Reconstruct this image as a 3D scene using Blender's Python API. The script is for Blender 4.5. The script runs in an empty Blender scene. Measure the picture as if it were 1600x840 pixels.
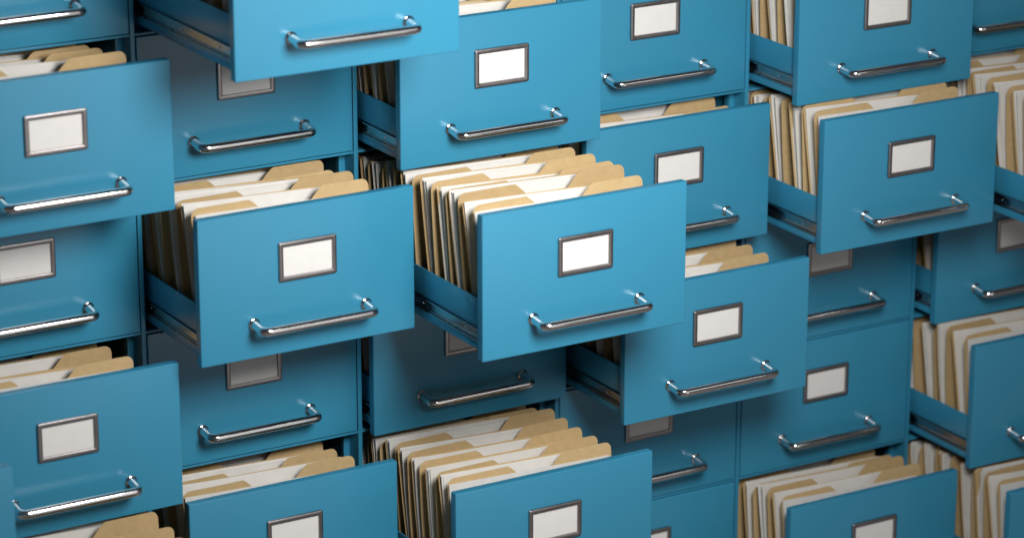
import bpy, bmesh, math, random
from mathutils import Vector, Matrix

random.seed(11)
scene = bpy.context.scene
COL = scene.collection
S = 0.48                       # metres per column pitch
HP = 0.6305                    # row pitch in column pitches
NROW = 6
FW, FH = 0.9711, 0.6126        # drawer front width / height (column pitches)
FT = 0.042                     # thickness of a drawer front
DEPTH = 1.5

# ------------------------------------------------------------------ materials
def new_mat(name):
    m = bpy.data.materials.new(name)
    m.use_nodes = True
    nt = m.node_tree
    b = nt.nodes['Principled BSDF']
    return m, nt, b

def noise(nt, scale, detail=3.0, rough=0.5):
    tc = nt.nodes.new('ShaderNodeTexCoord')
    n = nt.nodes.new('ShaderNodeTexNoise')
    n.inputs['Scale'].default_value = scale
    n.inputs['Detail'].default_value = detail
    n.inputs['Roughness'].default_value = rough
    nt.links.new(tc.outputs['Object'], n.inputs['Vector'])
    return n

def bump(nt, b, src, strength, dist):
    bp = nt.nodes.new('ShaderNodeBump')
    bp.inputs['Strength'].default_value = strength
    bp.inputs['Distance'].default_value = dist
    nt.links.new(src, bp.inputs['Height'])
    nt.links.new(bp.outputs['Normal'], b.inputs['Normal'])

def ramp(nt, src, c0, c1, p0=0.3, p1=0.7):
    r = nt.nodes.new('ShaderNodeValToRGB')
    r.color_ramp.elements[0].color = (*c0, 1)
    r.color_ramp.elements[0].position = p0
    r.color_ramp.elements[1].color = (*c1, 1)
    r.color_ramp.elements[1].position = p1
    nt.links.new(src, r.inputs['Fac'])
    return r

def maprange(nt, src, a, b_):
    mr = nt.nodes.new('ShaderNodeMapRange')
    mr.inputs['From Min'].default_value = 0.3
    mr.inputs['From Max'].default_value = 0.7
    mr.inputs['To Min'].default_value = a
    mr.inputs['To Max'].default_value = b_
    nt.links.new(src, mr.inputs['Value'])
    return mr

def mat_blue():
    m, nt, b = new_mat('blue_powder_coat')
    n = noise(nt, 9, 3)
    r = ramp(nt, n.outputs['Fac'], (0.041, 0.283, 0.460), (0.042, 0.288, 0.468))
    nt.links.new(r.outputs['Color'], b.inputs['Base Color'])
    n3 = noise(nt, 30, 5)
    mr = maprange(nt, n3.outputs['Fac'], 0.28, 0.295)
    nt.links.new(mr.outputs['Result'], b.inputs['Roughness'])
    b.inputs['Specular IOR Level'].default_value = 0.72
    return m

def mat_metal(name, c, rough, fine=0.0):
    m, nt, b = new_mat(name)
    b.inputs['Base Color'].default_value = (*c, 1)
    b.inputs['Metallic'].default_value = 1
    n = noise(nt, 60, 4)
    mr = maprange(nt, n.outputs['Fac'], rough * 0.85, rough * 1.2)
    nt.links.new(mr.outputs['Result'], b.inputs['Roughness'])
    return m

def mat_manila():
    m, nt, b = new_mat('manila_card')
    n = noise(nt, 70, 6, 0.7)
    r = ramp(nt, n.outputs['Fac'], (0.50, 0.355, 0.175), (0.61, 0.44, 0.23), 0.25, 0.75)
    oi = nt.nodes.new('ShaderNodeObjectInfo')
    mr = maprange(nt, oi.outputs['Random'], 0.9, 1.08)
    mr.inputs['From Min'].default_value = 0
    mr.inputs['From Max'].default_value = 1
    mx = nt.nodes.new('ShaderNodeVectorMath'); mx.operation = 'SCALE'
    nt.links.new(r.outputs['Color'], mx.inputs[0])
    nt.links.new(mr.outputs['Result'], mx.inputs['Scale'])
    nt.links.new(mx.outputs['Vector'], b.inputs['Base Color'])
    b.inputs['Roughness'].default_value = 0.75
    b.inputs['Specular IOR Level'].default_value = 0.25
    n2 = noise(nt, 420, 4)
    bump(nt, b, n2.outputs['Fac'], 0.12, 0.001)
    return m

def mat_paper(name, c0, c1, rough=0.7):
    m, nt, b = new_mat(name)
    n = noise(nt, 40, 5)
    r = ramp(nt, n.outputs['Fac'], c0, c1)
    nt.links.new(r.outputs['Color'], b.inputs['Base Color'])
    b.inputs['Roughness'].default_value = rough
    b.inputs['Specular IOR Level'].default_value = 0.25
    return m

BLUE = mat_blue()
CHROME = mat_metal('chrome', (0.82, 0.81, 0.81), 0.135)
HOLDER = mat_metal('label_holder_metal', (0.40, 0.375, 0.38), 0.34)
RAIL = mat_metal('slide_rail_steel', (0.42, 0.41, 0.41), 0.24)
TRAY = mat_metal('tray_grey_metal', (0.30, 0.28, 0.27), 0.45)
MANILA = mat_manila()
PAPER = mat_paper('paper', (0.72, 0.705, 0.67), (0.78, 0.765, 0.73))
CARD = mat_paper('label_card', (0.84, 0.83, 0.81), (0.87, 0.86, 0.84), 0.5)

# ------------------------------------------------------------------ mesh helpers
def finish(bm, name, mat, smooth=True, angle=35):
    bmesh.ops.recalc_face_normals(bm, faces=bm.faces)
    me = bpy.data.meshes.new(name)
    bm.to_mesh(me); bm.free()
    me.materials.append(mat)
    if smooth:
        for p in me.polygons: p.use_smooth = True
        me.set_sharp_from_angle(angle=math.radians(angle))
    return me

def box(bm, x0, x1, y0, y1, z0, z1, bev=0.0, seg=2):
    """box in column pitches, scaled to metres"""
    r = bmesh.ops.create_cube(bm, size=1)
    vs = r['verts']
    for v in vs:
        v.co = Vector(((x0 + x1) / 2 + v.co.x * (x1 - x0), (y0 + y1) / 2 + v.co.y * (y1 - y0),
                       (z0 + z1) / 2 + v.co.z * (z1 - z0))) * S
    if bev > 0:
        es = list({e for v in vs for e in v.link_edges})
        bmesh.ops.bevel(bm, geom=es, offset=bev * S, segments=seg, profile=0.6, affect='EDGES')

def box_mesh(name, mat, *a, bev=0.0, seg=2):
    bm = bmesh.new(); box(bm, *a, bev=bev, seg=seg)
    return finish(bm, name, mat)

def tube(bm, path, radii, seg=18, cap=True):
    rings = []
    n = len(path)
    for i, p in enumerate(path):
        p = Vector(p)
        a = Vector(path[max(i - 1, 0)]); b = Vector(path[min(i + 1, n - 1)])
        t = (b - a).normalized()
        u = Vector((0, 0, 1)); v = t.cross(u).normalized()
        ring = []
        for k in range(seg):
            an = 2 * math.pi * k / seg
            ring.append(bm.verts.new((p + (u * math.cos(an) + v * math.sin(an)) * radii[i]) * S))
        rings.append(ring)
    for i in range(n - 1):
        for k in range(seg):
            bm.faces.new((rings[i][k], rings[i][(k + 1) % seg], rings[i + 1][(k + 1) % seg], rings[i + 1][k]))
    if cap:
        bm.faces.new(rings[0]); bm.faces.new(rings[-1])

def obj(name, me, parent=None, loc=None):
    o = bpy.data.objects.new(name, me)
    COL.objects.link(o)
    if parent: o.parent = parent
    if loc is not None: o.location = loc
    return o

def tag(o, label, cat, group=None):
    o['label'] = label; o['category'] = cat
    if group: o['group'] = group
    return o

# ------------------------------------------------------------------ drawer part meshes
# local origin: middle of the front's lower edge, on its face; x right, y into the cabinet, z up
HX = FW / 2
def zf(fr): return FH * (1 - fr)          # fraction from the top of the front -> height
def xf(fr): return fr - 0.5               # fraction of a column pitch -> local x

M_FRONT = box_mesh('front', BLUE, -HX, HX, 0, FT, 0, FH, bev=0.006, seg=3)

SX = HX - 0.018                            # outer plane of the side panels
PT = 0.007
def side_mesh(s):
    bm = bmesh.new()
    # upper sheet, with a small folded lip on top
    z0, z1 = zf(0.79), zf(0.595)
    xo, xi = sorted((s * SX, s * (SX - PT)))
    box(bm, xo, xi, FT + 0.001, FT + DEPTH - 0.10, z0, z1, bev=0.002)
    a, b = sorted((s * (SX - 0.004), s * (SX - 0.020)))
    # recessed web behind the slide rail
    box(bm, a, b, FT + 0.001, FT + DEPTH - 0.10, zf(0.885), z0 - 0.0006)
    # lower ledge of the tray
    a, b = sorted((s * (SX + 0.004), s * (SX - 0.022)))
    box(bm, a, b, FT + 0.001, FT + DEPTH - 0.10, zf(0.945), zf(0.888), bev=0.002)
    return finish(bm, 'side_panel', BLUE)

def rail_mesh(s):
    bm = bmesh.new()
    y0, y1 = FT + 0.004, FT + DEPTH - 0.14
    zt, zb = zf(0.797), zf(0.884)
    xw = SX - 0.004
    def b(x0, x1, *r, bev=0):
        p, q = sorted((s * x0, s * x1)); box(bm, p, q, *r, bev=bev)
    b(xw + 0.0004, xw + 0.003, y0, y1, zb, zt)                  # web
    b(xw + 0.0032, xw + 0.013, y0, y1, zt - 0.005, zt, bev=0.0012)   # upper lip
    b(xw + 0.0032, xw + 0.014, y0, y1, zb, zb + 0.005, bev=0.0012)   # lower lip
    b(xw + 0.0034, xw + 0.009, y0, y1, zb + 0.0085, zb + 0.0125, bev=0.001)  # ball track
    return finish(bm, 'slide_rail', RAIL)

def screw_mesh():
    bm = bmesh.new()
    prof = [(0.0, 0.0045), (0.003, 0.0042), (0.0052, 0.0028), (0.006, 0.0)]
    seg = 12; rings = []
    for r, h in prof[1:]:
        rings.append([bm.verts.new((-h * S, r * math.cos(2 * math.pi * k / seg) * S, r * math.sin(2 * math.pi * k / seg) * S)) for k in range(seg)])
    top = bm.verts.new((-prof[0][1] * S, 0, 0))
    for k in range(seg):
        bm.faces.new((top, rings[0][k], rings[0][(k + 1) % seg]))
        for i in range(len(rings) - 1):
            bm.faces.new((rings[i][k], rings[i + 1][k], rings[i + 1][(k + 1) % seg], rings[i][(k + 1) % seg]))
    return finish(bm, 'screw', CHROME)

def holder_mesh():
    bm = bmesh.new()
    x0, x1, z0, z1 = xf(0.364), xf(0.6235), zf(0.5035), zf(0.235)
    b = 0.0195; t = 0.011; r = 0.008
    def loop(ins, y, rr):
        pts = []
        for cx, cz, a0 in ((x1 - ins - rr, z1 - ins - rr, 0), (x0 + ins + rr, z1 - ins - rr, 90),
                           (x0 + ins + rr, z0 + ins + rr, 180), (x1 - ins - rr, z0 + ins + rr, 270)):
            for k in range(5):
                an = math.radians(a0 + 90 * k / 4)
                pts.append(bm.verts.new(Vector((cx + rr * math.cos(an), y, cz + rr * math.sin(an))) * S))
        return pts
    loops = [loop(0, -0.0002, r), loop(0, -t + 0.003, r), loop(0.0009, -t + 0.0009, r), loop(0.003, -t, r * 0.7), loop(b - 0.002, -t, 0.002), loop(b - 0.0006, -t + 0.0008, 0.001), loop(b, -t + 0.002, 0.0008), loop(b, -0.0002, 0.0008)]
    for A, B in zip(loops, loops[1:]):
        n = len(A)
        for k in range(n):
            bm.faces.new((A[k], A[(k + 1) % n], B[(k + 1) % n], B[k]))
    return finish(bm, 'label_holder', HOLDER, angle=40)

def handle_mesh():
    bm = bmesh.new()
    zc = zf(0.762); zd = 0.0085; xl, xr = xf(0.250), xf(0.7575)
    out, R, rad = 0.094, 0.027, 0.0186
    path = [(xl, -0.004, zc), (xl, -0.03, zc), (xl, -(out - R), zc)]
    for k in range(1, 9):
        a = math.radians(90 * k / 8)
        path.append((xl + R - R * math.cos(a), -(out - R) - R * math.sin(a), zc))
    n = 6
    for k in range(1, n):
        path.append((xl + R + (xr - xl - 2 * R) * k / n, -out, zc))
    for k in range(0, 9):
        a = math.radians(90 * k / 8)
        path.append((xr - R + R * math.sin(a), -(out - R) - R * math.cos(a), zc))
    path += [(xr, -0.03, zc), (xr, -0.004, zc)]
    path = [(x, y, z - zd * min(1.0, -y / (out - R * 0.4))) for x, y, z in path]
    rr = [rad] * len(path)
    tube(bm, path, rr, seg=28)
    return finish(bm, 'handle', CHROME, angle=50)

def flange_mesh():
    bm = bmesh.new()
    prof = [(0.0255, -0.0002), (0.0262, -0.002), (0.0258, -0.0055), (0.0235, -0.0075), (0.0195, -0.0085), (0.0178, -0.012)]
    seg = 28; rings = []
    for r, y in prof:
        rings.append([bm.verts.new((r * math.cos(2 * math.pi * k / seg) * S, y * S, r * math.sin(2 * math.pi * k / seg) * S)) for k in range(seg)])
    for A, B in zip(rings, rings[1:]):
        for k in range(seg):
            bm.faces.new((A[k], A[(k + 1) % seg], B[(k + 1) % seg], B[k]))
    return finish(bm, 'flange', CHROME, angle=60)

M_SIDE = {s: side_mesh(s) for s in (-1, 1)}
M_RAIL = {s: rail_mesh(s) for s in (-1, 1)}
M_SCREW = screw_mesh()
M_HOLDER = holder_mesh()
M_CARD = box_mesh('card', CARD, xf(0.364) + 0.0198, xf(0.6235) - 0.0198, -0.0035, -0.0004, zf(0.5035) + 0.0198, zf(0.235) - 0.0198)
M_HANDLE = handle_mesh()
M_FLANGE = flange_mesh()
M_BOTTOM = box_mesh('tray_bottom', TRAY, -SX + 0.0225, SX - 0.0225, FT + 0.001, FT + DEPTH - 0.10, zf(0.93), zf(0.915))
M_BACK = box_mesh('tray_back', BLUE, -SX + 0.0225, SX - 0.0225, FT + DEPTH - 0.12, FT + DEPTH - 0.10, zf(0.914), zf(0.60))

COLS = 'ZABCDEF'
def cell(c, r, slide):
    ci = COLS.index(c) - 1
    return Vector(((ci + 0.5) * S, -slide * S, ((NROW - r - 1) * HP + (HP - FH) / 2) * S))

def make_drawer():
    root = obj('file_drawer', None)
    obj('front', M_FRONT, root)
    for s in (-1, 1):
        sp = obj('side_panel', M_SIDE[s], root)
        rl = obj('slide_rail', M_RAIL[s], root)
        for yy in (0.17, 0.52):
            sc = obj('screw', M_SCREW, rl, Vector((s * (SX - 0.001), yy, zf(0.838))) * S)
            if s > 0: sc.rotation_euler.z = math.pi
    obj('tray_bottom', M_BOTTOM, root)
    obj('tray_back', M_BACK, root)
    h = obj('handle', M_HANDLE, root)
    for fr in (0.250, 0.7575):
        obj('flange', M_FLANGE, h, Vector((xf(fr), 0, zf(0.762))) * S)
    lh = obj('label_holder', M_HOLDER, root)
    obj('card', M_CARD, lh)
    return root

def copy_tree(o, parent=None):
    c = o.copy(); COL.objects.link(c)
    if parent: c.parent = parent
    for ch in list(o.children): copy_tree(ch, c)
    return c

# column, row, slide (column pitches), own label, short phrase for its folders
DRAWERS = [
 ('Z', 3, 1.085, 'blue drawer whose top corner alone juts in low at the left edge', ''),
 ('A', 0, 0.0,  'shut blue drawer cut off by the top left corner, only its lower face showing', ''),
 ('A', 1, 0.392, 'open blue drawer at the left edge, just below the shut corner drawer', 'drawer below the top left corner drawer'),
 ('A', 2, 0.0,  'shut blue drawer at left edge between two open ones, card half shaded', ''),
 ('A', 3, 0.371, 'open blue drawer at lower left edge with whole card and right handle end showing', 'open drawer at the lower left edge'),
 ('A', 4, 0.92, 'drawer at the bottom left of which only folder tops show under another drawer', 'bottom left drawer whose front is cut off'),
 ('B', 0, 0.915, 'palest blue drawer, jutting farthest toward the viewer at the top, showing no card', 'palest drawer jutting out at the top'),
 ('B', 1, 0.0,  'shut blue drawer in deep shade beneath the palest jutting drawer at the top', ''),
 ('B', 2, 0.528, 'open blue drawer immediately left of the widest open middle drawer, with bright white card', 'open drawer immediately left of the middle one'),
 ('B', 3, 0.0,  'shut shaded blue drawer with grey looking card under the drawer left of the middle', ''),
 ('B', 4, 0.359, 'open blue drawer at the bottom edge, left of the one crammed with folders', 'bottom edge drawer beside the crammed one'),
 ('C', 1, 0.368, 'open blue drawer with white card straight above the widest open middle drawer', 'drawer straight above the middle one'),
 ('C', 2, 1.038, 'widest open blue drawer in the very middle, brightly lit and packed with folders', 'widest open drawer in the middle'),
 ('C', 3, 0.101, 'barely open dark shaded drawer straight below the widest open middle drawer', 'barely open drawer below the middle one'),
 ('C', 4, 0.812, 'crammed wide open drawer at the bottom edge, its front cut off below the card', 'crammed drawer at the bottom edge'),
 ('D', 1, 0.0,  'shut blue drawer at the top between two open drawers, its card cut off', ''),
 ('D', 2, 0.208, 'slightly open blue drawer half hidden behind the right end of the middle drawer', 'half hidden drawer right of the middle one'),
 ('D', 3, 0.538, 'open blue drawer low right of the middle one, its left flank in black shade', 'open drawer low right of the middle one'),
 ('D', 4, 0.0,  'shut dark drawer whose card peeps out under the open drawer low right of the middle', ''),
 ('D', 5, 0.0,  'shut drawer at the bottom edge, right of the crammed one, only a card corner showing', ''),
 ('E', 1, 0.368, 'open blue drawer at the upper right with its card cut off by the top edge', 'upper right drawer with card cut off'),
 ('E', 2, 0.58, 'open blue drawer at the right with a full card, below the upper right open one', 'open right drawer with a full card'),
 ('E', 3, 0.0,  'shut dark drawer under the open right drawer, card bottom and right handle end showing', ''),
 ('E', 4, 0.0,  'shut blue drawer at lower right, whole handle showing, card partly behind an open drawer', ''),
 ('E', 5, 0.417, 'open blue drawer at the bottom right edge whose card is cut off by the frame', 'bottom right drawer with card cut off'),
 ('F', 1, 0.0,  'shut dark blurred drawer at the top right corner, only its handle end showing', ''),
 ('F', 2, 1.10, 'wide open drawer cut off by the right edge, only folders and its side rail showing', 'drawer cut off by the right edge'),
 ('F', 3, 0.155, 'slightly open dark drawer at the right edge with left half of its handle showing', 'slightly open drawer at the right edge'),
 ('F', 4, 0.47, 'open drawer at the lower right edge with a bare left front and handle tip', 'open drawer at the lower right edge'),
 ('F', 5, 0.778, 'drawer in the bottom right corner, a sliver of front beside blurred folders', 'drawer in the bottom right corner'),
]

proto = None
for (c, r, s, lab, ph) in DRAWERS:
    d = make_drawer() if proto is None else copy_tree(proto)
    if proto is None: proto = d
    d.location = cell(c, r, s)
    tag(d, lab, 'drawer', 'file drawers in the cabinet wall')
# the shut drawers that carry the wall on past the picture's edges
for c, r in (('Z', 0), ('Z', 1), ('Z', 2), ('Z', 4), ('Z', 5), ('A', 5), ('B', 5), ('C', 5), ('C', 0), ('D', 0), ('E', 0), ('F', 0)):
    d = copy_tree(proto)
    d.location = cell(c, r, 0.0)
    tag(d, 'fully shut blue drawer in the outermost ring of the wall, beyond the picture edge', 'drawer', 'shut drawers around the outside')

# ------------------------------------------------------------------ cabinet carcass
cab = tag(obj('filing_cabinet', None, None, Vector((2.5 * S, 0, 0))),
          'blue metal carcass of narrow posts and rails that holds all the drawers', 'filing cabinet')
OX = -2.5
UP = 0.0095
HT = NROW * HP
def cpart(name, mat, *a, bev=0.0):
    return obj(name, box_mesh(name, mat, a[0] + OX, a[1] + OX, *a[2:], bev=bev), cab)
for i in range(-1, 7):
    cpart('upright', BLUE, i - UP, i + UP, 0.002, DEPTH + 0.06, 0, HT, bev=0.0012)
for i in range(-1, 6):
    for k in range(NROW + 1):
        z = k * HP
        t = 0.0047
        cpart('rail', BLUE, i + UP + 0.0002, i + 1 - UP - 0.0002, 0.006, 0.075, z - t, z + t, bev=0.0012)
    for x0, x1 in ((i + 1 - UP - 0.03, i + 1 - UP),):
        cpart('slide_post', BLUE, x0 + 0.0003, x1 - 0.0003, 0.085, 0.125, 0.006, HT - 0.006, bev=0.0015)
    for k in range(NROW):
        for x0, x1 in ((i + UP + 0.0003, i + UP + 0.009), (i + 1 - UP - 0.009, i + 1 - UP - 0.0003)):
            z = k * HP + (HP - FH) / 2 + zf(0.842)
            cpart('fixed_rail', RAIL, x0, x1, 0.126, DEPTH, z - 0.026, z + 0.026, bev=0.001)
cpart('back_panel', BLUE, -1 - UP, 6 + UP, DEPTH + 0.0605, DEPTH + 0.075, 0, HT)

# ------------------------------------------------------------------ folders
def sheet(bm, xs, top, yfun, zb, th, nz=8):
    """a thin bent sheet; top(x) gives its upper outline, yfun(x, z) its bend"""
    front, back = [], []
    for x in xs:
        t = top(x)
        cf, cb = [], []
        for k in range(nz + 1):
            z = zb + (t - zb) * (k / nz)
            y = yfun(x, z)
            cf.append(bm.verts.new(Vector((x, y, z)) * S))
            cb.append(bm.verts.new(Vector((x, y + th, z)) * S))
        front.append(cf); back.append(cb)
    n = len(xs)
    for i in range(n - 1):
        for k in range(nz):
            bm.faces.new((front[i][k], front[i + 1][k], front[i + 1][k + 1], front[i][k + 1]))
            bm.faces.new((back[i][k], back[i][k + 1], back[i + 1][k + 1], back[i + 1][k]))
        bm.faces.new((front[i][nz], front[i + 1][nz], back[i + 1][nz], back[i][nz]))
        bm.faces.new((front[i][0], back[i][0], back[i + 1][0], front[i + 1][0]))
    for i in (0, n - 1):
        for k in range(nz):
            bm.faces.new((front[i][k], front[i][k + 1], back[i][k + 1], back[i][k]))

def corner(x, w, r_l, r_r):
    d = 0.0
    if x < r_l: d -= r_l - math.sqrt(max(0, r_l ** 2 - (r_l - x) ** 2))
    if w - x < r_r: d -= r_r - math.sqrt(max(0, r_r ** 2 - (r_r - (w - x)) ** 2))
    return d

def smooth(t):
    t = max(0.0, min(1.0, t))
    return t + 0.35 * (t * t * (3 - 2 * t) - t)

ORD = ['frontmost', 'second', 'third', 'fourth', 'fifth', 'sixth', 'seventh', 'eighth', 'ninth', 'tenth', 'eleventh', 'twelfth', 'thirteenth']

def make_folder(rng, h, gap, room, lean0, first=False):
    """returns folder mesh and sheet mesh; local x from the left edge, y back, z up"""
    w = 0.803 + rng.uniform(-0.008, 0.012)
    drop = 0.074
    tl = 0.275 + rng.uniform(-0.025, 0.02)
    tr = 0.475 + rng.uniform(-0.015, 0.03)
    lean = lean0 + rng.uniform(-0.02, 0.02)
    cur = rng.uniform(-0.012, 0.03)
    ph = rng.uniform(0, 6.28); am = rng.uniform(0.001, 0.0035)
    edge = rng.uniform(-0.006, 0.010)
    belly = rng.uniform(0.0, 0.012)
    def base(x, z):
        q = z / h
        return lean * z + cur * z * q + am * math.sin(ph + x * 7.5) * q + belly * math.sin(math.pi * q) \
            + edge * math.exp(-x / 0.16) * q
    open_ = rng.uniform(0.034, 0.048) * room; gap0 = rng.uniform(0.026, 0.036) * room      # how far the flaps stand apart at the top
    fe = rng.uniform(-0.014, 0.003); be = rng.uniform(-0.002, 0.008)
    def yf(x, z):
        q = z / h
        return base(x, z) + fe * math.exp(-x / 0.12) * q * q
    def yb(x, z):
        q = z / h
        return base(x, z) + 0.006 + gap0 * min(1.0, q * 6) + open_ * q + be * math.exp(-x / 0.13) * q * q
    r = 0.034
    def topf(x):
        c = corner(x, w, r, r * 0.9)
        return h + c + 0.010 * smooth((x - tr) / 0.095) - drop * (smooth((x - tl) / 0.085) - smooth((x - tr) / 0.095))
    def topb(x):
        c = corner(x, w, 0.02, r * 0.9)
        return h - 0.004 + c - 0.02 * x / w
    arc = [r * (1 - math.cos(math.radians(a))) for a in (0, 18, 36, 54, 72, 90)]
    xf_ = arc + [0.10, 0.17, 0.24] + [tl + 0.085 * k / 6 for k in range(7)] + [0.5 * (tl + 0.085 + tr)] + [tr + 0.095 * k / 6 for k in range(7)] + [0.65, 0.72] + sorted(w - a * 0.9 for a in arc)
    xb_ = [a * 0.6 for a in arc] + [0.10, 0.2, 0.3, 0.4] + [tr + 0.095 * k / 6 for k in range(7)] + [0.65, 0.72] + sorted(w - a * 0.9 for a in arc)
    bm = bmesh.new()
    th = 0.0016
    sheet(bm, xf_, topf, yf, 0.0, th)
    sheet(bm, xb_, topb, yb, 0.0, th)
    box(bm, 0.001, w - 0.001, 0.0018, 0.0058, -0.0005, 0.003)       # folded bottom edge
    fm = finish(bm, 'folder', MANILA, angle=30)
    bm = bmesh.new()
    n = rng.choice((2, 3, 3, 4))
    for i in range(n):
        f = 0.62 + 0.33 * i / max(1, n - 1) + rng.uniform(-0.03, 0.03)
        if first and i == 0: f = -0.16      # loose pages tucked in front of the flap
        hp = h - (0.016 if first and i == 0 else 0.004) - rng.uniform(0, 0.008)
        x0 = 0.002 + rng.uniform(-0.004, 0.009); x1 = w - 0.012 - rng.uniform(0, 0.02)
        pe = rng.uniform(-0.006, 0.006)
        def yp(x, z, f=f, pe=pe):
            q = z / h
            return yf(x, z) * (1 - f) + yb(x, z) * f + pe * math.exp(-(x - x0) / 0.08) * q * q + 0.0004
        tilt = rng.uniform(-0.006, 0.006)
        def tp(x, hp=hp, tilt=tilt): return hp + 0.004 - (0.028 + tilt) * x / w
        xs = [x0 + (x1 - x0) * k / 16 for k in range(17)]
        sheet(bm, xs, tp, yp, 0.006, 0.0007 if i or first else 0.0030)
    pm = finish(bm, 'paper_stack', PAPER, angle=30)
    return fm, pm

Z0 = zf(0.913)
seedn = 0
for (c, r, s, lab, ph) in DRAWERS:
    if not ph: continue
    rng = random.Random(100 + seedn * 17); seedn += 1
    o0 = cell(c, r, s)
    y = FT + 0.022
    lean0 = rng.uniform(0.08, 0.13)
    k = 0
    far = min(s + 0.42, DEPTH - 0.32)
    gname = 'manila folders in the ' + ph
    while y < far and k < len(ORD):
        step = rng.uniform(0.102, 0.172)
        h = FH + 0.011 + rng.uniform(-0.010, 0.006) - Z0
        if -0.20 < y - s < 0.09: h -= 0.032        # these pass under the rail
        fm, pm = make_folder(rng, h, step, min(1.15, step / 0.125), lean0, k == 0)
        f = obj('manila_folder', fm, None, o0 + Vector((-SX + 0.010 + rng.uniform(0, 0.012), y, Z0 + 0.001)) * S)
        obj('paper_stack', pm, f)
        if k == 0:
            l = 'frontmost manila folder in the ' + ph
        else:
            l = ORD[k] + ' manila folder from the front in the ' + ph
        tag(f, l, 'folder', gname)
        y += step; k += 1

# ------------------------------------------------------------------ camera
R = [[0.8612486135, -0.5081837194, 0.0003647327], [-0.1576260672, -0.2678202794, -0.9504874123], [0.4831199113, 0.8185484746, -0.3107628454]]
right, down, fwd = Vector(R[0]), Vector(R[1]), Vector(R[2])
cp = Vector((-3.87313749, -11.24464568, 2.36523341 + NROW * HP)) * S
cam = bpy.data.cameras.new('camera')
co = bpy.data.objects.new('camera', cam)
M = Matrix((right, -down, -fwd)).transposed().to_4x4()
M.translation = cp
co.matrix_world = M
COL.objects.link(co)
cam.sensor_width = 36
cam.lens = 4876.408 * 36 / 1600
cam.clip_end = 100
cam.dof.use_dof = True
foc = (Vector((2.5, -1.038, -1.57 + NROW * HP)) * S - cp).dot(fwd) + 0.6 * S
cam.dof.focus_distance = foc
cam.dof.aperture_fstop = 2.5
scene.camera = co

# ------------------------------------------------------------------ light
def area(name, loc, target, size, power, color):
    l = bpy.data.lights.new(name, 'AREA')
    l.shape = 'DISK'; l.size = size * S; l.energy = power; l.color = color
    o = bpy.data.objects.new(name, l); COL.objects.link(o)
    loc = Vector((loc[0], loc[1], loc[2] + NROW * HP)) * S
    tgt = Vector((target[0], target[1], target[2] + NROW * HP)) * S
    o.location = loc
    o.rotation_euler = (tgt - loc).to_track_quat('-Z', 'Y').to_euler()
    return o
lamp = area('studio_lamp', (1.85, -4.5, 1.0), (2.35, -0.6, -1.2), 1.9, 25, (1.0, 0.975, 0.945))
lamp.data.spread = math.radians(110)
area('front_softbox', (5.6, -12.0, -3.0), (2.2, -0.5, -1.5), 5.5, 12, (1.0, 0.98, 0.96))
strip = area('strip_softbox', (7.0, -12.0, 3.0), (2.4, -0.8, -1.4), 9.0, 20, (1.0, 0.99, 0.98))
strip.data.shape = 'RECTANGLE'; strip.data.size_y = 2.1 * S

w = bpy.data.worlds.new('World'); scene.world = w; w.use_nodes = True
nt = w.node_tree
bg = nt.nodes['Background']
tc = nt.nodes.new('ShaderNodeTexCoord')
sx = nt.nodes.new('ShaderNodeSeparateXYZ')
nt.links.new(tc.outputs['Generated'], sx.inputs[0])
mr = nt.nodes.new('ShaderNodeMapRange')
mr.inputs['From Min'].default_value = -1; mr.inputs['From Max'].default_value = 1
nt.links.new(sx.outputs['Z'], mr.inputs['Value'])
cr = nt.nodes.new('ShaderNodeValToRGB')
e = cr.color_ramp.elements
e[0].position = 0.0; e[0].color = (0.285, 0.255, 0.24, 1)
e[1].position = 1.0; e[1].color = (0.07, 0.075, 0.085, 1)
x = e.new(0.45); x.color = (0.23, 0.208, 0.198, 1)
x = e.new(0.55); x.color = (0.06, 0.06, 0.065, 1)
nt.links.new(mr.outputs['Result'], cr.inputs['Fac'])
nt.links.new(cr.outputs['Color'], bg.inputs['Color'])
bg.inputs['Strength'].default_value = 0.52

scene.view_settings.view_transform = 'Standard'
scene.view_settings.look = 'None'
scene.view_settings.exposure = 0
scene.view_settings.gamma = 1
scene.cycles.use_denoising = True
scene.cycles.max_bounces = 8
scene.cycles.caustics_reflective = False
scene.cycles.sample_clamp_indirect = 6
